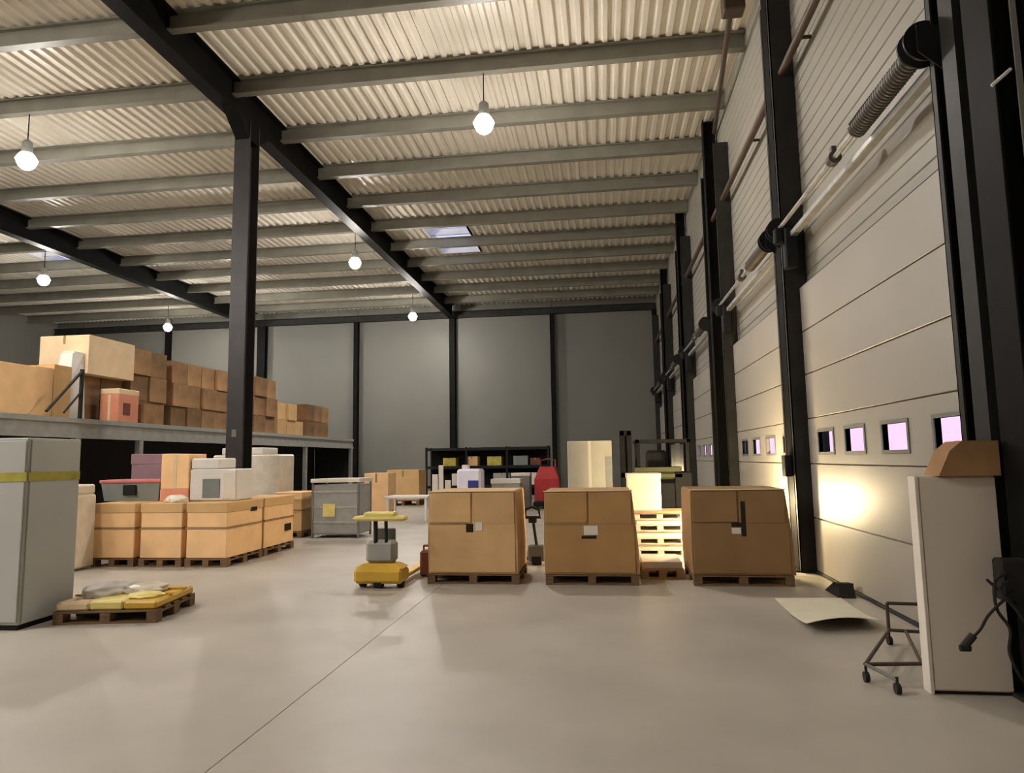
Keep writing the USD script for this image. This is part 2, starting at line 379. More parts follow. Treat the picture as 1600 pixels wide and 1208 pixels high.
obj('angle', cat(box(-.13, .12, -.13, -.11, 0, 8.6), box(-.13, -.115, -.11, .06, 0, 8.6)), 'dark_steel', g)
obj('channel', box(-.06, .1, -.09, .05, 0, 8.6, .01), 'black_steel', g)
p = thing('wall_pipe', 'brown pipe running level high along the right wall', 'pipe', (2.80, 0, 7.2))
obj('pipe_run', cyl((0, -8.5, 0), (0, 34.0, 0), .055, 12), 'brown_pipe', p, smooth=40)
for y in np.arange(-6, 34, 3.0): obj('bracket', box(-.03, .17, y, y + .03, -.02, .02), 'brown_pipe', p)

# ------------------------------------------------------------------ high-bay lamps
lamps = [(-2.13, 12.72, 'big bright high-bay lamp hanging on the right, nearest of all'), (-12.30, 12.72, 'high-bay lamp at the left picture edge under the purlins'),
         (-8.05, 21.40, 'high-bay lamp left of the long roof beam in the middle of the hall'), (-19.7, 21.40, 'high-bay lamp below the left roof beam, near the small skylight'),
         (-8.5, 30.08, 'small far high-bay lamp just left of the roof beam end'), (-20.8, 30.08, 'small far high-bay lamp above the stacked cartons'),
         (-15.9, 27.91, 'high-bay lamp showing at the edge of the free-standing column')]
hidden = [(-8.6, 4.04), (-20.5, 4.04), (-14.4, 4.04), (-11.2, -.30), (-17.0, -.30), (-14.4, -4.64)]
lamp = None
for i, L in enumerate(lamps + [(*h, None) for h in hidden]):
    x, y, lab = L
    lab = lab or ['high-bay lamp over the near left floor, just out of the picture', 'high-bay lamp over the far left bay, out of the picture', 'high-bay lamp over the left floor between two others, out of the picture', 'high-bay lamp left of the viewpoint, nearer one', 'high-bay lamp left of the viewpoint, far left one', 'high-bay lamp rearmost behind the viewpoint'][i - len(lamps)]
    if lamp is None:
        t = thing('high_bay_lamp', lab, 'lamp', (x, y, 8.3), group='high-bay lamps')
        obj('suspension_rod', cyl((0, 0, .42), (0, 0, 1.055), .012, 8), 'dark_steel', t)
        obj('housing', lathe([(0, .44), (.06, .44), (.10, .40), (.11, .17), (.12, .15), (0, .15)], 20), 'grey_paint', t, smooth=40)
        obj('reflector', lathe([(.12, .15), (.16, .10), (.215, .0), (.20, .0), (.15, .09), (.11, .14), (.12, .15)], 24), 'reflector_glow', t, smooth=40)
        obj('lens', lathe([(0, -.22), (.08, -.205), (.145, -.15), (.185, -.07), (.195, .01), (0, .03)], 24), 'lens', t, smooth=40)
        lamp = t
    else:
        dup(lamp, (x, y, 8.3), label=lab)

# warm work lamp on the floor behind the right-hand crate
wl = thing('work_lamp', 'small warm work lamp on a stand behind the right-hand crate', 'work lamp', (1.95, 11.0, 0))
obj('tripod', cat(cyl((0, 0, .30), (0, 0, .72), .015), *[cyl((0, 0, .36), (.16 * math.cos(a), .16 * math.sin(a), 0), .01, 8) for a in (.5, 2.6, 4.7)]), 'dark_steel', wl)
obj('collar', lathe([(.02, .70), (.06, .71), (.06, .745), (0, .745)], 20), 'fork_dark', wl, smooth=40)
ic = trimesh.creation.icosphere(3, .14); ic.apply_translation((0, 0, .885)); obj('globe', ic, 'warm_bulb', wl, smooth=True)

# ================================================================== OBJECTS
def pallet_parts(t, lx, ly, m='wood', h=.13):
    for k in range(5):
        a = -ly / 2 + (ly - .12) * k / 4
        obj('deck_board', box(-lx / 2, lx / 2, a, a + .12, h - .022, h, .003), m, t)
    for ix in range(3):
        a = -lx / 2 + (lx - .1) * ix / 2
        obj('stringer', box(a, a + .1, -ly / 2, ly / 2, h - .044, h - .0225), m, t)
        for iy in range(3):
            b = -ly / 2 + (ly - .13) * iy / 2
            obj('block', box(a, a + .1, b, b + .13, .0205, h - .0445), m, t)
    for iy in range(3):
        b = -ly / 2 + (ly - .12) * iy / 2
        obj('bottom_board', box(-lx / 2, lx / 2, b, b + .12, 0, .02), m, t)
def pallet(loc, lx, ly, label, rz=0, m='wood', group=None, h=.13, _protos={}):
    key = (lx, ly, m, h)
    if key in _protos: return dup(_protos[key], loc, rz, label=label, group=group)
    t = thing('pallet', label, 'pallet', loc, rz, group); pallet_parts(t, lx, ly, m, h); _protos[key] = t; return t

# three big cardboard crates on pallets
def crate(x0, x1, y0, d, zt, label, kind, skew=0.0, material='card'):
    w = x1 - x0; cx = (x0 + x1) / 2; z0 = .135
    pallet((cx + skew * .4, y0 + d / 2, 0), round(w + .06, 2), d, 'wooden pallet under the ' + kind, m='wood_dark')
    t = thing('cardboard_crate', label, 'cardboard box', (cx, y0 + d / 2, z0))
    h = zt - z0; hw, hd = w / 2, d / 2; s = skew; b = .012
    ring = lambda z, e, sk: [(-hw - e, -hd - e, z), (hw + e + sk, -hd - e, z), (-hw - e, hd + e, z), (hw + e + sk, hd + e, z)]
    obj('body', hull(ring(0, .004, s) + ring(h * .35, .012, s * .7) + ring(h - .03, 0, 0) + ring(h, -.012, 0)), material, t)
    yf = -hd - .012
    obj('lower_panel', box(-hw + .015, hw - .015 + s * .5, yf - .008, yf + .006, .02, h * .60, .004), material, t)
    obj('upper_flap', box(-hw + .012, -.012, yf - .008, yf + .010, h * .615, h - .02, .004), material, t)
    obj('upper_flap', box(.012, hw - .012, yf - .008, yf + .010, h * .60, h - .02, .004), material, t)
    obj('top_rim', box(-hw - .008, hw + .008, -hd - .014, -hd + .02, h - .012, h + .004, .003), 'card_pale', t)
    return t, h, yf
c1, h1, yf = crate(-2.28, -1.13, 8.85, 1.0, 1.195, 'big cardboard crate on a pallet, left one of three, beside the yellow truck', 'left big crate', 0.02, 'card_mid')
obj('hand_hole', box(-.075, .02, yf - .012, yf - .002, h1 * .50, h1 * .60, .003), 'hole', c1)
obj('seam_tape', box(-.56, -.07, yf - .011, yf - .003, h1 * .592, h1 * .622), 'tape', c1)
obj('label_sheet', box(.05, .14, yf - .014, yf - .009, h1 * .52, h1 * .62), 'paper', c1)
c2, h2, yf = crate(-.75, .37, 8.85, 1.0, 1.185, 'big brown cardboard crate on a pallet, middle one of three', 'middle big crate', 0.07, 'card_brown')
obj('label_sheet', box(-.06, .12, yf - .014, yf - .009, h2 * .47, h2 * .58), 'paper', c2)
obj('hand_hole', box(-.09, .10, yf - .012, yf - .002, h2 * .425, h2 * .46, .003), 'hole', c2)
obj('seam_tape', box(-.55, -.03, yf - .011, yf - .003, h2 * .592, h2 * .622), 'tape', c2)
c3, h3, yf = crate(1.10, 2.24, 8.85, 1.0, 1.185, 'dark brown cardboard crate on a pallet, right one of three, by the dock door', 'right big crate', 0.08, 'card_umber')
obj('tear_slot', box(.03, .085, yf - .012, yf - .002, h3 * .45, h3 * .86, .003), 'hole', c3)
obj('hand_hole', box(-.09, .03, yf - .012, yf - .002, h3 * .56, h3 * .61, .003), 'hole', c3)
obj('label_sheet', box(-.09, .02, yf - .014, yf - .009, h3 * .48, h3 * .55), 'paper', c3)

# row of cartons with lids on pallets, left
def lidded(cx, y0, w, d, zt, label, material='card', extra=None):
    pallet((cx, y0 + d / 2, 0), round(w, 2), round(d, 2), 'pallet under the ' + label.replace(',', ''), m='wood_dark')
    t = thing('lidded_carton', label, 'cardboard box', (cx, y0 + d / 2, .135)); h = zt - .135; hw, hd = w / 2, d / 2
    obj('body', box(-hw + .012, hw - .012, -hd + .012, hd - .012, 0, h - .02, .01), material, t)
    obj('lid', box(-hw, hw, -hd, hd, h - .16, h, .012), 'card' if material != 'card' else 'card_orange', t)
    obj('strap', cat(box(-hw - .002, hw + .002, -hd + .005, -hd + .012, h * .52, h * .56), box(hw - .012, hw - .004, -hd, hd, h * .52, h * .56)), 'tape', t)
    return t, h
lidded(-7.80, 10.1, .76, 1.15, 1.00, 'orange-brown lidded carton, leftmost of the near row', 'card_orange')
lidded(-6.97, 10.1, .73, 1.15, 1.00, 'lidded carton with white plastic on top, second in row', 'card_orange')
t, h = lidded(-6.195, 10.1, .70, 1.15, 1.00, 'lidded carton at the near right corner of the row', 'card_orange')
obj('handle_slot', box(.341, .352, .15, .35, h * .78, h * .86), 'hole', t)
t, h = lidded(-6.195, 11.30, .70, 1.15, 1.00, 'lidded carton behind the corner carton of the row', 'card_orange')
obj('handle_slot', box(.341, .352, .2, .45, h * .25, h * .40), 'hole', t)
lidded(-6.74, 14.05, .62, .8, .97, 'lidded carton at the far end of the row', 'card')
# things lying on the cartons
def crumple(cx, cy_, cz, sx, sy_, sz, seed, sub=3):
    m = trimesh.creation.icosphere(sub, 1.0); v = m.vertices
    n = meshkit.fbm(v * 2.3 + seed, 3, seed); v = v * (0.75 + .5 * n[:, None]); v[:, 2] = np.maximum(v[:, 2], -.25) + .25
    v[:, 2] /= v[:, 2].max(); m.vertices = v * [sx, sy_, sz] + [cx, cy_, cz]; return m
pl = obj('plastic_wrap', crumple(-6.85, 10.30, 1.002, .20, .16, .12, 3), 'film', label='crumpled white plastic wrap on the second carton', category='plastic wrap', smooth=True)
tote = thing('storage_tote', 'grey storage tote with pinkish red lid on the leftmost carton', 'tote', (-7.95, 10.95, 1.002))
obj('body', hull([(-.5, -.25, 0), (.5, -.25, 0), (-.5, .25, 0), (.5, .25, 0), (-.54, -.29, .30), (.54, -.29, .30), (-.54, .29, .30), (.54, .29, .30)]), 'grey_plastic', tote)
obj('lid', box(-.57, .57, -.31, .31, .30, .36, .015), 'pink_red', tote)
obj('handle', box(-.12, .12, -.315, -.27, .10, .27, .01), 'fork_dark', tote)
mb = thing('mauve_carton', 'dusky mauve carton standing behind the grey tote', 'cardboard box', (-8.2, 11.85, 0))
obj('body', box(-.42, .42, -.28, .28, .005, 1.80, .01), 'mauve', mb)
obj('lid', box(-.43, .43, -.29, .29, 1.62, 1.81, .01), 'mauve', mb)
ob = thing('orange_carton', 'tall salmon orange carton with red base on the second carton', 'cardboard box', (-7.03, 10.75, 1.002))
obj('body', box(-.25, .25, -.25, .25, .20, .78, .01), 'card_orange', ob)
obj('red_base', box(-.255, .255, -.255, .255, 0, .20, .01), 'salmon', ob)
obj('tape', box(-.03, .03, -.254, -.246, .2, .77), 'card_pale', ob)
wa = thing('white_appliance', 'white boxy appliance with dark square opening on the corner carton', 'appliance', (-6.36, 10.75, 1.002))
obj('housing', cat(box(-.40, .42, -.25, .30, 0, .52, .02), box(-.40, .1, -.22, .30, .52, .70, .02)), 'white', wa)
obj('dark_opening', box(-.17, .14, -.262, -.245, .05, .36, .01), 'grey_plastic', wa)
obj('side_panel', box(.20, .41, -.258, -.245, .03, .46, .01), 'white_board', wa)
wb = thing('wrapped_load', 'tall white film-wrapped load right behind the free-standing column', 'wrapped pallet load', (-7.75, 14.75, 0))
obj('pack', box(-.95, .62, -.4, .4, .14, 1.80, .03), 'film', wb); obj('top_pack', box(-.75, .22, -.38, .38, 1.80, 1.96, .02), 'white', wb)
pallet((-7.9, 14.75, 0), 1.5, .8, 'pallet under the white wrapped load behind the column', m='wood_dark')
# cream film-wrapped load left of the row
cw = thing('wrapped_load', 'cream film-wrapped pallet load between the grey cabinet and the cartons', 'wrapped pallet load', (-8.42, 9.6, 0))
obj('pack', box(-.75, .36, -.45, .45, .02, 1.16, .03), 'film', cw); obj('upper_pack', box(-.1, .36, -.43, .42, 1.16, 1.32, .03), 'film', cw)
obj('plastic_fold', crumple(-.25, -.1, 1.16, .22, .2, .1, 9), 'white', cw, smooth=True)
# tall grey cabinet at the left picture edge
cab = thing('grey_cabinet', 'tall pale grey cabinet with yellow band at the left picture edge', 'cabinet', (-6.40, 6.52, 0), 2)
obj('carcass', box(-.70, .64, -.36, .36, .05, 1.90, .01), 'cabinet_grey', cab)
obj('side_panel', box(.641, .655, -.33, .35, .06, 1.88, .004), 'cabinet_grey', cab)
obj('door', box(-.69, -.02, -.378, -.362, .08, 1.87, .005), 'cabinet_grey', cab); obj('door', box(-.01, .63, -.378, -.362, .08, 1.87, .005), 'cabinet_grey', cab)
obj('plinth', box(-.68, .62, -.34, .34, 0, .05), 'black_gap', cab)
obj('yellow_band', cat(box(-.702, .657, -.384, -.379, 1.46, 1.55), box(.656, .661, -.36, .35, 1.46, 1.55)), 'yellow_band', cab)
# low pallet with yellow packs
YP = (-5.14, 6.95, 0)
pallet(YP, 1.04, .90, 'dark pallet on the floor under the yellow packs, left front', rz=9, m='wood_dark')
yp = thing('yellow_pack', 'flat yellow packs with clear film on the low front-left pallet', 'packs', (YP[0], YP[1], .131), 9)
for k, (a, b) in enumerate(((-.51, -.175), (-.17, .17), (.175, .51))):
    obj('pack', box(a, b, -.44, .43, 0, .085 + .012 * (k == 1), .02), ['card_pale', 'yellow_pale', 'yellow_paint'][k], yp)
obj('strap', box(-.515, .515, -.10, -.06, .086, .103), 'yellow_paint', yp); obj('strap', box(-.515, .515, .2, .24, .086, .103), 'yellow_paint', yp)
obj('film_fold', crumple(-.26, .05, .085, .24, .30, .13, 21), 'white', yp, smooth=True); obj('film_fold', crumple(.10, .12, .096, .24, .22, .10, 22), 'film', yp, smooth=True); obj('film_fold', crumple(.28, -.18, .085, .18, .14, .05, 23), 'yellow_pale', yp, smooth=True)
# grey mesh/steel bin
gb = thing('grey_bin', 'grey steel box bin with yellow label beside the carton row', 'bin', (-5.66, 14.4, 0))
for sx in (-.53, .49):
    for s2 in (-.4, .36): obj('corner_post', box(sx, sx + .04, s2, s2 + .04, 0, 1.22), 'grey_paint', gb)
obj('side_wall', box(-.50, .50, -.385, -.37, .1, 1.12), 'grey_bin', gb); obj('side_wall', box(-.50, .50, .37, .385, .1, 1.12), 'grey_bin', gb)
obj('side_wall', box(-.515, -.50, -.37, .37, .1, 1.12), 'grey_bin', gb); obj('side_wall', box(.50, .515, -.37, .37, .1, 1.12), 'grey_bin', gb)
obj('floor_pan', box(-.5, .5, -.38, .38, .08, .1), 'grey_paint', gb)
for z in (.3, .62, .95): obj('rib', box(-.49, .49, -.40, -.385, z, z + .05, .008), 'galvanised', gb)
obj('top_rim', cat(box(-.55, .55, -.42, -.37, 1.17, 1.25, .01), box(-.55, .55, .37, .42, 1.17, 1.25, .01), box(-.55, -.5, -.37, .37, 1.17, 1.25), box(.5, .55, -.37, .37, 1.17, 1.25)), 'white_board', gb)
obj('yellow_label', box(-.27, .0, -.408, -.4, .45, .72), 'yellow_pale', gb)
# cartons beyond
def carton(name, x0, x1, y0, y1, z0, z1, label, m='card', group=None):
    cx, cy_ = (x0 + x1) / 2, (y0 + y1) / 2
    t = thing(name, label, 'cardboard box', (cx, cy_, z0), group=group); hw, hd, h = (x1 - x0) / 2, (y1 - y0) / 2, z1 - z0
    obj('body', box(-hw, hw, -hd, hd, 0, h, .008), m, t)
    obj('tape', cat(box(-.03, .03, -hd - .002, hd + .002, h - .001, h + .003), box(-.03, .03, -hd - .003, -hd + .001, h * .78, h + .002)), 'tape', t)
    for z in (-1, 1): obj('flap', box(-hw + .004, hw - .004, (-hd + .003) if z < 0 else .003, -.003 if z < 0 else hd - .003, h, h + .004), m, t)
    return t
carton('carton', -7.17, -6.42, 20.0, 20.8, 0, 1.25, 'tall orange-brown carton far behind the yellow truck, left of two', 'card_orange')
ct = carton('carton', -7.75, -6.55, 24.0, 25.0, .2, 1.28, 'wide brown carton stack beyond the tall orange carton', 'card')
pallet((-7.15, 24.5, 0), 1.2, 1.0, 'pallet under the wide brown carton far back', m='wood_dark', h=.19)
ctop = thing('white_table', 'low white table far behind the yellow truck', 'table', (-5.25, 18.3, 0))
obj('tabletop', box(-.6, .6, -.4, .4, .60, .66, .01), 'white', ctop)
for sx in (-.56, .50):
    for s2 in (-.36, .30): obj('leg', box(sx, sx + .06, s2, s2 + .06, 0, .60), 'white', ctop)

# yellow pedestrian pallet truck
yt = thing('pallet_truck', 'yellow powered pallet truck with grey tiller standing left of the crates', 'pallet truck', (-2.87, 8.75, 0))
obj('chassis', cat(box(-.30, .34, -.30, .05, .06, .25, .04), hull([(-.30, -.26, .25), (.34, -.26, .25), (-.30, .02, .25), (.34, .02, .25), (-.2, -.2, .30), (.22, -.2, .30), (-.2, 0, .30), (.22, 0, .30)])), 'yellow_paint', yt)
obj('battery_cover', box(-.19, .19, -.16, .06, .30, .58, .04), 'grey_bin', yt)
obj('mast_plate', box(-.16, .14, .065, .10, .25, .72, .01), 'grey_paint', yt)
for s2 in (-.20, .16): obj('fork', box(s2 - .02, s2 + .13, .06, 1.15, .07, .12, .01), 'yellow_paint', yt)
obj('tiller_arm', cat(cyl((-.06, -.12, .50), (-.06, -.14, .84), .028), cyl((.08, -.12, .50), (.08, -.14, .84), .022)), 'dark_steel', yt)
obj('tiller_head', cat(box(-.34, .36, -.24, -.04, .84, .90, .025), box(-.20, .22, -.22, -.06, .88, .95, .02)), 'yellow_pale', yt)
for sx in (-.26, .24): obj('wheel', cyl((sx, -.12, .07), (sx + .07, -.12, .07), .07, 18), 'rubber', yt, smooth=40)
obj('drive_wheel', cyl((-.04, -.2, .08), (.06, -.2, .08), .08, 18), 'rubber', yt, smooth=40)
rcn = thing('canister', 'small dark red canister on the floor left of the left crate', 'canister', (-2.45, 9.45, 0))
obj('body', box(-.10, .10, -.09, .09, 0, .36, .03), 'dark_red', rcn)
obj('handle', cat(box(-.07, -.05, -.015, .015, .34, .41), box(.05, .07, -.015, .015, .34, .41), box(-.07, .07, -.015, .015, .40, .43, .008)), 'dark_red', rcn)
obj('cap', cyl((.065, .05, .35), (.065, .05, .39), .025, 14), 'hole', rcn)

# hand pallet truck between the crates
ht = thing('hand_truck', 'grey hand pallet truck with dark handle between left and middle crate', 'hand pallet truck', (-1.02, 10.55, 0))
for s2 in (-.24, .10): obj('fork', box(s2, s2 + .14, .0, 1.1, .06, .11, .01), 'grey_paint', ht)
obj('pump_head', box(-.13, .13, -.12, .0, .06, .30, .02), 'grey_paint', ht)
obj('drawbar', cyl((0, -.06, .3), (-.02, -.36, .72), .022), 'dark_steel', ht)
obj('handle', cat(tube([(-.13, -.38, .74), (-.12, -.44, .86), (-.02, -.46, .90), (.08, -.44, .86), (.09, -.38, .74), (-.13, -.38, .74)], .022), box(-.08, .04, -.42, -.34, .66, .76, .01)), 'rubber', ht, smooth=40)
obj('steer_wheel', cyl((-.07, -.06, .08), (.07, -.06, .08), .08, 16), 'rubber', ht, smooth=40)

# white tall carton, cream box, pallet stack
tw = thing('tall_carton', 'tall cream-white carton standing behind the middle crate', 'cardboard box', (-.22, 13.4, .13))
obj('body', box(-.42, .42, -.4, .4, 0, 1.80, .01), 'cream_dull', tw); obj('tape', box(-.03, .03, -.405, -.395, .1, 1.80), 'cream', tw)
obj('side_strip', box(.30, .42, -.406, -.396, .1, 1.5), 'grey_bin', tw)
pallet((-.22, 13.4, 0), .9, .85, 'pallet under the tall cream carton', m='wood')
z = 0
for k in range(4):
    pallet((.92, 11.72, z), .84, .60, f'small pallet in the gap by the right crate, {["lowest", "second from the bottom", "third from the bottom", "topmost"][k]} of its stack', m='wood_pale', h=.11)
    z += .1098
    if k < 3:
        wbd = obj('flat_pack', box(.54, 1.30, 11.45, 11.99, z, z + .075 + .02 * (k == 1), .006), 'white_board', label=f'white flat pack lying between the stacked pallets, {["lowest", "middle", "uppermost"][k]} one', category='flat pack'); z += .078 + .02 * (k == 1)
z += .0006
tb = obj('board', box(.38, 1.45, 11.37, 12.07, z, z + .03, .004), 'wood', label='brown board on top of the small pallet stack', category='board'); z += .032
cb = thing('cream_box', 'cream yellow box on the pallet stack between middle and right crate', 'box', (.69, 11.68, z))
obj('body', box(-.28, .27, -.2, .2, 0, .60, .01), 'cream', cb); obj('lid', box(-.29, .28, -.21, .21, .53, .615, .01), 'white_board', cb)

pallet((.76, 9.72, 0), .56, .80, 'low pallet on the floor in the gap between middle and right crate', m='wood')
obj('flat_pack', box(.50, 1.02, 9.34, 10.10, .1305, .22, .006), 'white_board', label='white flat pack on the low pallet between middle and right crate', category='flat pack')
# forklift in the back
fk = thing('forklift', 'dark forklift parked behind the cream box near the right wall', 'forklift', (1.15, 14.6, 0))
for sx in (-.72, -.58): obj('mast_upright', box(sx - .05, sx + .05, -.60, -.48, .1, 2.15, .01), 'fork_dark', fk)
for zc in (1.2, 2.05): obj('mast_crossbar', box(-.77, -.53, -.6, -.5, zc, zc + .1), 'fork_dark', fk)
obj('mast_plate', box(-.76, -.54, -.54, -.52, .2, 2.1), 'black_gap', fk)
obj('rear_panel', box(.30, .66, -.52, -.44, .5, 1.30, .02), 'fork_dark', fk)
obj('counterweight', box(-.45, .62, -.5, .8, .22, 1.15, .08), 'fork_dark', fk)
obj('side_stripe', box(-.50, .45, -.56, -.5, 1.30, 1.40, .01), 'olive', fk)
obj('bonnet', box(-.48, .5, -.52, .3, 1.15, 1.30, .04), 'olive', fk)
for sx in (-.42, .56):
    for s2 in (-.45, .55): obj('guard_post', box(sx, sx + .06, s2, s2 + .06, 1.15, 1.92), 'fork_dark', fk)
obj('overhead_guard', cat(*[box(-.45, .65, s2, s2 + .05, 1.90, 1.96) for s2 in np.linspace(-.48, .58, 7)], box(-.45, -.38, -.48, .63, 1.90, 1.97), box(.58, .65, -.48, .63, 1.90, 1.97)), 'fork_dark', fk)
obj('cab_window', box(.26, .5, -.47, -.455, 1.32, 1.85), 'cab_glass', fk)
obj('seat', cat(box(-.2, .25, -.05, .35, 1.15, 1.32, .05), box(-.2, .25, .3, .42, 1.3, 1.75, .05)), 'rubber', fk)
for sx in (-.50, .47):
    for s2 in (-.3, .55): obj('wheel', cyl((sx, s2, .24), (sx + .2, s2, .24), .24, 22), 'rubber', fk, smooth=40)
for s2 in (-.75, -.60): obj('fork', box(s2, s2 + .1, -1.2, -.5, .05, .10), 'dark_steel', fk)

# dark low rack and clutter near the far wall
rk = thing('storage_rack', 'dark low storage rack standing along the far wall behind the left crate', 'rack', (-4.7, 28.2, 0))
for sx in (-2.6, -.9, .8, 2.5):
    for s2 in (-.45, .4): obj('upright', box(sx, sx + .08, s2, s2 + .06, 0, 2.15), 'fork_dark', rk)
for zz in (.45, 1.25, 2.0):
    obj('shelf_beam', box(-2.6, 2.58, -.47, -.42, zz, zz + .12), 'fork_dark', rk); obj('shelf_board', box(-2.58, 2.56, -.4, .44, zz + .06, zz + .1), 'black_gap', rk)
obj('back_sheet', box(-2.6, 2.58, .47, .48, .1, 2.1), 'black_gap', rk)
for k, (x, w, hh, m, lb) in enumerate(((-6.3, .55, .35, 'yellow_band', 'yellow-brown box on the dark rack, leftmost'), (-5.35, .5, .4, 'card', 'brown box on the dark rack, middle'), (-4.4, .6, .38, 'yellow_band', 'yellow-brown box on the dark rack, right of the white container'),
                            (-3.3, .6, .4, 'grey_plastic', 'grey box on the upper shelf of the dark rack'), (-2.7, .4, .3, 'dark_red', 'dark red box at the right end of the dark rack'))):
    carton('rack_box', x - w / 2, x + w / 2, 27.85, 28.45, 1.352, 1.352 + hh, lb, m, group='boxes on the dark rack')
for k, (x, w, hh, m, lb) in enumerate(((-5.9, .6, .5, 'white_board', 'white box low in the dark rack, leftmost'), (-4.1, .7, .5, 'grey_bin', 'grey box low in the dark rack, middle'), (-3.0, .7, .5, 'white_board', 'white box low in the dark rack, right end'))):
    carton('rack_box', x - w / 2, x + w / 2, 27.85, 28.45, .552, .552 + hh, lb, m, group='boxes on the dark rack')
dc = thing('plastic_container', 'white plastic container with dark blue panel behind the left crate', 'container', (-3.93, 20.3, 0))
obj('tank', box(-.36, .36, -.36, .36, .12, 1.34, .06), 'bluewhite', dc)
obj('blue_panel', box(-.02, .30, -.375, -.355, .72, 1.0, .01), 'blue', dc)
obj('skid', box(-.4, .4, -.4, .4, 0, .115, .01), 'wood_dark', dc); obj('cap', cyl((-.15, 0, 1.34), (-.15, 0, 1.46), .12, 20), 'white', dc, smooth=40)
wp = thing('white_boards', 'pale upright boards leaning left of the white container', 'boards', (-5.35, 22.3, 0))
for k, (x, w, hh) in enumerate(((-.28, .2, 1.15), (-.06, .16, 1.45), (.14, .2, .95))): obj('board', box(x, x + w, -.03 + .03 * k, 0 + .03 * k, 0, hh, .004), 'white_board', wp)
gbx = thing('grey_crate', 'low grey crate with pale lid right of the white container', 'crate', (-2.95, 21.5, 0))
obj('body', box(-.5, .4, -.3, .3, 0, .85, .015), 'grey_bin', gbx); obj('lid', box(-.52, .42, -.32, .32, .85, 1.0, .015), 'white_board', gbx)
gbx2 = thing('grey_crate', 'tall grey crate beside the red drum, dark front', 'crate', (-2.68, 22.9, 0))
obj('body', box(-.32, .3, -.3, .3, 0, 1.05, .015), 'grey_paint', gbx2); obj('lid', box(-.33, .31, -.31, .31, 1.05, 1.15, .01), 'white_board', gbx2)
rd = thing('red_machine', 'red floor machine with dark handle behind the middle crate', 'floor machine', (-1.78, 22.4, 0))
obj('tank', hull([(-.40, -.35, .25), (.42, -.35, .25), (-.40, .4, .25), (.42, .4, .25), (-.40, -.30, .95), (.40, -.30, .95), (-.30, .35, 1.30), (.30, .35, 1.30), (-.2, -.1, 1.35), (.22, -.1, 1.35)]), 'red', rd)
obj('base', box(-.45, .46, -.45, .45, .08, .25, .04), 'fork_dark', rd)
obj('handle_bar', tube([(-.25, .3, 1.1), (-.25, .45, 1.55), (0, .48, 1.6), (.25, .45, 1.55), (.25, .3, 1.1)], .03), 'dark_red', rd)
for sx in (-.38, .30): obj('wheel', cyl((sx, 0, .12), (sx + .08, 0, .12), .12, 18), 'rubber', rd, smooth=40)

# ------------------------------------------------------------------ mezzanine and its load
mz = thing('mezzanine', 'long grey steel mezzanine platform along the left side of the hall', 'mezzanine', (-11.0, 0, 0))
obj('platform', box(-19.4, -.12, 7.6, 29.3, 2.42, 2.58), 'grey_paint', mz)
obj('edge_beam', cat(box(-.12, 0, 7.6, 29.3, 2.20, 2.26), box(-.12, 0, 7.6, 29.3, 2.52, 2.62), box(-.08, -.05, 7.6, 29.3, 2.26, 2.52)), 'grey_bin', mz)
obj('end_beam', box(-19.4, -.12, 29.2, 29.3, 2.2, 2.42), 'dark_steel', mz)
for y in (10.4, 13.1, 15.1, 19.8, 24.4, 29.1): obj('post', box(-.14, .0, y - .07, y + .07, 0, 2.2, .01), 'galvanised', mz)
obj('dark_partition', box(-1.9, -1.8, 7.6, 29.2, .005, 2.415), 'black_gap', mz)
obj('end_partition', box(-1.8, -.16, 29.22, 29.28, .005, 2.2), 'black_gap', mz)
obj('handrail', cat(box(-.12, -.06, 13.17, 13.23, 2.62, 3.69), cyl((-.09, 13.2, 3.65), (-.09, 12.3, 2.72), .03, 10), cyl((-.09, 13.2, 3.2), (-.09, 12.75, 2.72), .022, 10)), 'dark_steel', mz)
ZM = 2.625
carton('mezzanine_carton', -13.1, -11.85, 10.9, 12.85, ZM, 3.72, 'wide bright orange carton at the left end of the mezzanine', 'card_orange')
carton('mezzanine_carton', -12.9, -11.95, 12.92, 13.40, ZM, 3.76, 'narrow orange carton on the mezzanine by the handrail', 'card_orange')
carton('mezzanine_carton', -12.9, -11.95, 13.42, 13.92, ZM, 3.86, 'brown carton on the mezzanine next to the white sheet', 'card')
ws = thing('white_sheet', 'tall white board standing on the mezzanine among the cartons', 'board', (-12.1, 14.18, ZM))
obj('board', hull([(-.3, -.24, 0), (.1, -.24, 0), (-.3, .25, 0), (.1, .25, 0), (-.3, -.1, 1.6), (.0, -.1, 1.6), (-.3, .25, 1.65), (.0, .25, 1.65), (.1, -.24, .9), (-.3, -.24, .9)]), 'white', ws)
obj('upper_wrap', box(-.31, .0, -.05, .24, 1.25, 1.66, .01), 'cream', ws)
carton('mezzanine_carton', -13.4, -12.3, 14.5, 15.25, ZM, 3.78, 'dark brown carton under the big beige carton, left', 'card_dark')
carton('mezzanine_carton', -13.4, -12.3, 15.28, 16.02, ZM, 3.78, 'dark brown carton under the big beige carton, right', 'card_dark')
carton('mezzanine_carton', -13.3, -12.0, 14.45, 16.05, 3.79, 4.72, 'big beige carton raised on top of the mezzanine stack', 'card_pale')
rs = thing('red_carton', 'narrow reddish carton with pale top standing before the mezzanine stack', 'cardboard box', (-11.75, 15.25, ZM))
obj('body', box(-.25, .25, -.36, .36, 0, .82, .015), 'salmon', rs); obj('top_cover', box(-.255, .255, -.365, .365, .70, .84, .015), 'card_pale', rs)
obj('side_label', box(.251, .256, -.2, .05, .2, .5), 'dark_red', rs); obj('tape', box(-.03, .03, -.363, -.358, .05, .69), 'card_pale', rs)
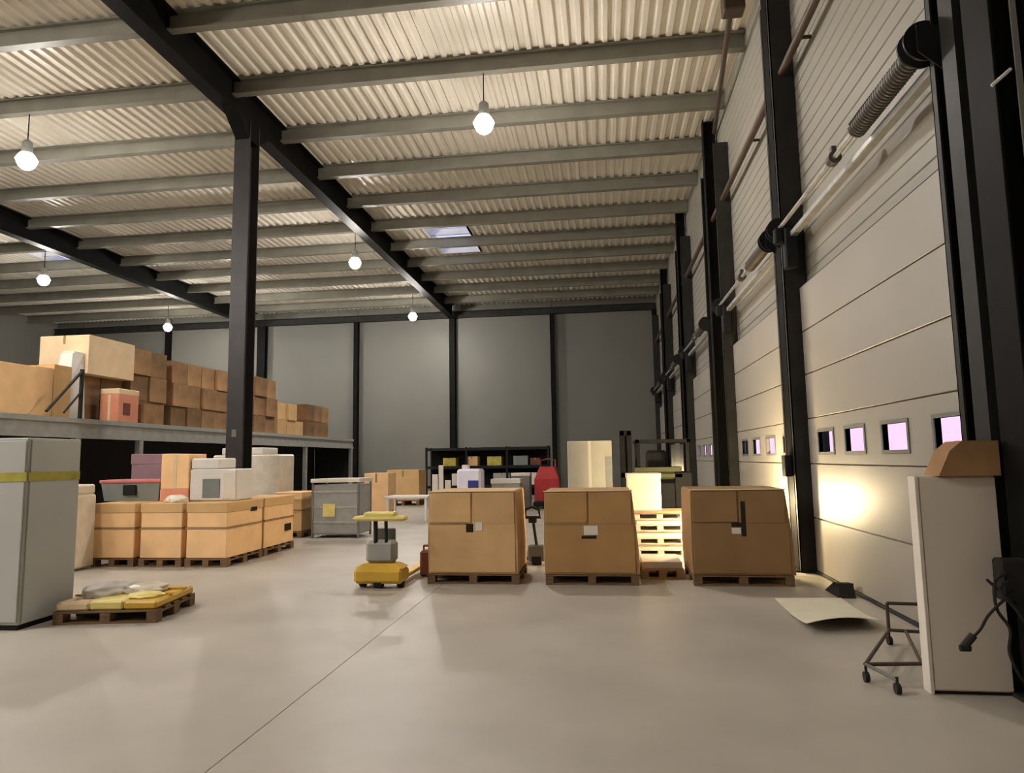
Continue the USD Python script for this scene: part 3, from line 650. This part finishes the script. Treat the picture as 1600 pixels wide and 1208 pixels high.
rs2 = carton('small_carton', -11.85, -11.45, 15.75, 16.2, ZM, 3.15, 'small dark carton beside the narrow reddish carton on the mezzanine', 'card_dark')
stackg = [('tall dark stack right of the big beige carton', 16.12, 2, .70, 3, .68, 'card_dark'), ('brown stack left of the free-standing column', 17.85, 4, .70, 3, .65, 'card_dark'),
          ('brown stack right of the free-standing column', 22.45, 2, .80, 3, .68, 'card_dark'), ('low yellowish stack on the mezzanine', 24.3, 3, .72, 2, .64, 'card'), ('low dark stack at the mezzanine end', 26.7, 3, .80, 2, .70, 'card_dark')]
protos = {}
for (lb, y0, n, w, m_, hh, mm) in stackg:
    for a in range(n):
        for b in range(m_ - (1 if (n == 3 and a == 2 and mm == 'card') else 0)):
            cw_ = {2: ['left', 'right'], 3: ['left', 'middle', 'right'], 4: ['leftmost', 'second from left', 'third from left', 'rightmost']}[n][a]
            rw = {2: ['bottom', 'top'], 3: ['bottom', 'middle', 'top']}[m_][b]
            lab = f'{rw} row, {cw_} carton in the ' + lb
            cy_, zz = y0 + (a + .5) * (w + .02), ZM + b * (hh + .008)
            dx = rng.uniform(-.06, .06)
            if mm not in protos:
                protos[mm] = carton('stacked_carton', -12.6 + dx - .5, -12.6 + dx + .5, cy_ - .35, cy_ + .35, zz, zz + .65, lab, mm, group=lb); sc = None
                UsdGeom.Xformable(protos[mm]).AddScaleOp().Set(Gf.Vec3f(1, w / .70, hh / .65))
            else:
                dup(protos[mm], (-12.6 + dx, cy_, zz), 0, label=lab, group=lb, scale=(1, w / .70, hh / .65))

# ------------------------------------------------------------------ right foreground
bc = thing('beige_cabinet', 'tall flat beige cabinet standing before the nearest dock door', 'cabinet', (2.395, 5.07, 0))
obj('carcass', box(-.26, .25, -.04, .05, .02, 1.44, .005), 'beige', bc)
obj('front_sheet', box(-.235, .25, -.052, -.041, .03, 1.43, .004), 'beige', bc)
obj('edge_strip', box(-.265, -.24, -.056, .05, 0, 1.44, .003), 'white_board', bc, label='paler edge strip')
obj('base', box(-.24, .24, -.035, .045, 0, .02), 'hole', bc)
bb = thing('brown_carton', 'brown cardboard carton with slanted flap on top of the beige cabinet', 'cardboard box', (2.505, 5.08, 1.441))
obj('body', hull([(-.24, -.12, 0), (.15, -.12, 0), (-.24, .1, 0), (.15, .1, 0), (-.16, -.12, .17), (-.16, .1, .17), (-.08, -.12, .235), (.15, -.12, .235), (-.08, .1, .235), (.15, .1, .235)]), 'card_dark', bb)
obj('tape', box(-.06, .14, -.02, .02, .236, .239), 'tape', bb); obj('flap', box(.151, .155, -.11, .09, .02, .22), 'card', bb)
hk = thing('cable_hook', 'black cable bundle hanging on a hook at the right picture edge', 'cable', (2.53, 4.80, 0))
obj('hook_box', box(-.04, .14, -.05, .06, .66, .92, .015), 'rubber', hk)
def catm(pts, n=12):
    p = np.array(pts, float); p = np.vstack([2 * p[0] - p[1], p, 2 * p[-1] - p[-2]]); out = []
    for i in range(1, len(p) - 2):
        for t in np.linspace(0, 1, n, endpoint=False):
            out.append(.5 * (2 * p[i] + (p[i + 1] - p[i - 1]) * t + (2 * p[i - 1] - 5 * p[i] + 4 * p[i + 1] - p[i + 2]) * t * t + (3 * p[i] - p[i - 1] - 3 * p[i + 1] + p[i + 2]) * t ** 3))
    out.append(p[-2]); return np.array(out)
obj('cable', tube(catm([(-.02, -.06, .84), (-.10, -.08, .78), (-.10, -.08, .62), (-.04, -.09, .5), (-.05, -.08, .36), (.0, -.07, .22), (.08, -.05, .12), (.12, -.03, .02)]), .010), 'rubber', hk, smooth=60)
obj('cable', tube(catm([(.02, -.06, .72), (-.08, -.09, .66), (-.16, -.09, .58), (-.21, -.09, .50), (-.26, -.08, .44)]), .009), 'rubber', hk, smooth=60)
obj('cable', tube(catm([(-.14, -.07, .80), (-.02, -.1, .66), (.04, -.1, .55), (.0, -.1, .62), (-.08, -.1, .74), (.0, -.06, .8)]), .009), 'rubber', hk, smooth=60)
obj('plug', cat(cyl((-.25, -.08, .46), (-.31, -.08, .39), .024, 12), box(-.34, -.27, -.095, -.065, .36, .40, .008)), 'rubber', hk)
dl = thing('tube_trolley', 'low steel tube trolley frame on castors left of the beige cabinet', 'trolley', (2.0, 5.75, 0))
F = [(-.19, -.50, .12), (.62, -.42, .12), (.62, .45, .12), (.36, .50, .12)]
obj('frame', cat(*[cyl(F[i], F[(i + 1) % 4], .014, 10) for i in range(4)], cyl((.2, -.46, .12), (.48, .47, .12), .012, 10)), 'brown_pipe', dl)
obj('hoop', cat(cyl((.36, .50, .12), (.36, .50, .34), .014, 10), cyl((.36, .50, .34), (.74, .46, .34), .014, 10), cyl((.74, .46, .34), (.74, .46, .05), .014, 10)), 'brown_pipe', dl)
obj('outrigger', cyl((-.19, -.50, .12), (-.08, -.74, .09), .012, 10), 'grey_paint', dl)
for (x, y) in ((-.19, -.50), (.62, -.42), (.62, .45), (.36, .50), (-.08, -.74)):
    cst = obj('castor', cat(cyl((x - .015, y, .035), (x + .015, y, .035), .035, 14), cyl((x, y, .035), (x, y, .11), .010, 8)), 'rubber', dl)
# bent sheet on the floor
n = 16; v, f = [], []
A, B, C, D = np.array([1.88, 8.10]), np.array([2.60, 8.15]), np.array([2.50, 6.72]), np.array([1.80, 6.60])
for i in range(n + 1):
    for j in range(n + 1):
        s, t = i / n, j / n
        q = (A * (1 - s) + B * s) * (1 - t) + (D * (1 - s) + C * s) * t
        zz = .004 + .12 * t ** 3 * (0.35 + .65 * math.sin(math.pi * (.15 + .7 * s)))
        v += [(q[0], q[1], zz), (q[0], q[1], zz + .006)]
idx = lambda i, j, k: 2 * (i * (n + 1) + j) + k
for i in range(n):
    for j in range(n):
        a, b, c, d = idx(i, j, 1), idx(i + 1, j, 1), idx(i + 1, j + 1, 1), idx(i, j + 1, 1); f += [[a, c, b], [a, d, c]]
        a, b, c, d = idx(i, j, 0), idx(i + 1, j, 0), idx(i + 1, j + 1, 0), idx(i, j + 1, 0); f += [[a, b, c], [a, c, d]]
for i in range(n):
    for (p0, p1) in (((i, 0), (i + 1, 0)), ((i + 1, n), (i, n)), ((0, i + 1), (0, i)), ((n, i), (n, i + 1))):
        a, b, c, d = idx(*p0, 0), idx(*p1, 0), idx(*p1, 1), idx(*p0, 1); f += [[a, c, b], [a, d, c]]
obj('plywood_sheet', trimesh.Trimesh(v, f, process=False), 'cream', label='pale thin sheet lying on the floor with its front edge curled up', category='sheet', smooth=30)
wc = thing('wheel_chock', 'black rubber wheel chock on the floor by the nearest dock door', 'wheel chock', (2.68, 8.42, 0), 90)
obj('wedge', hull([(-.25, -.09, 0), (.25, -.09, 0), (-.25, .09, 0), (.25, .09, 0), (-.2, -.08, .14), (-.2, .08, .14), (.0, -.08, .12), (.0, .08, .12)]), 'rubber', wc)
obj('grip_rib', cat(box(-.18, -.15, -.092, .092, .09, .15), box(-.08, -.05, -.092, .092, .08, .14)), 'rubber', wc)
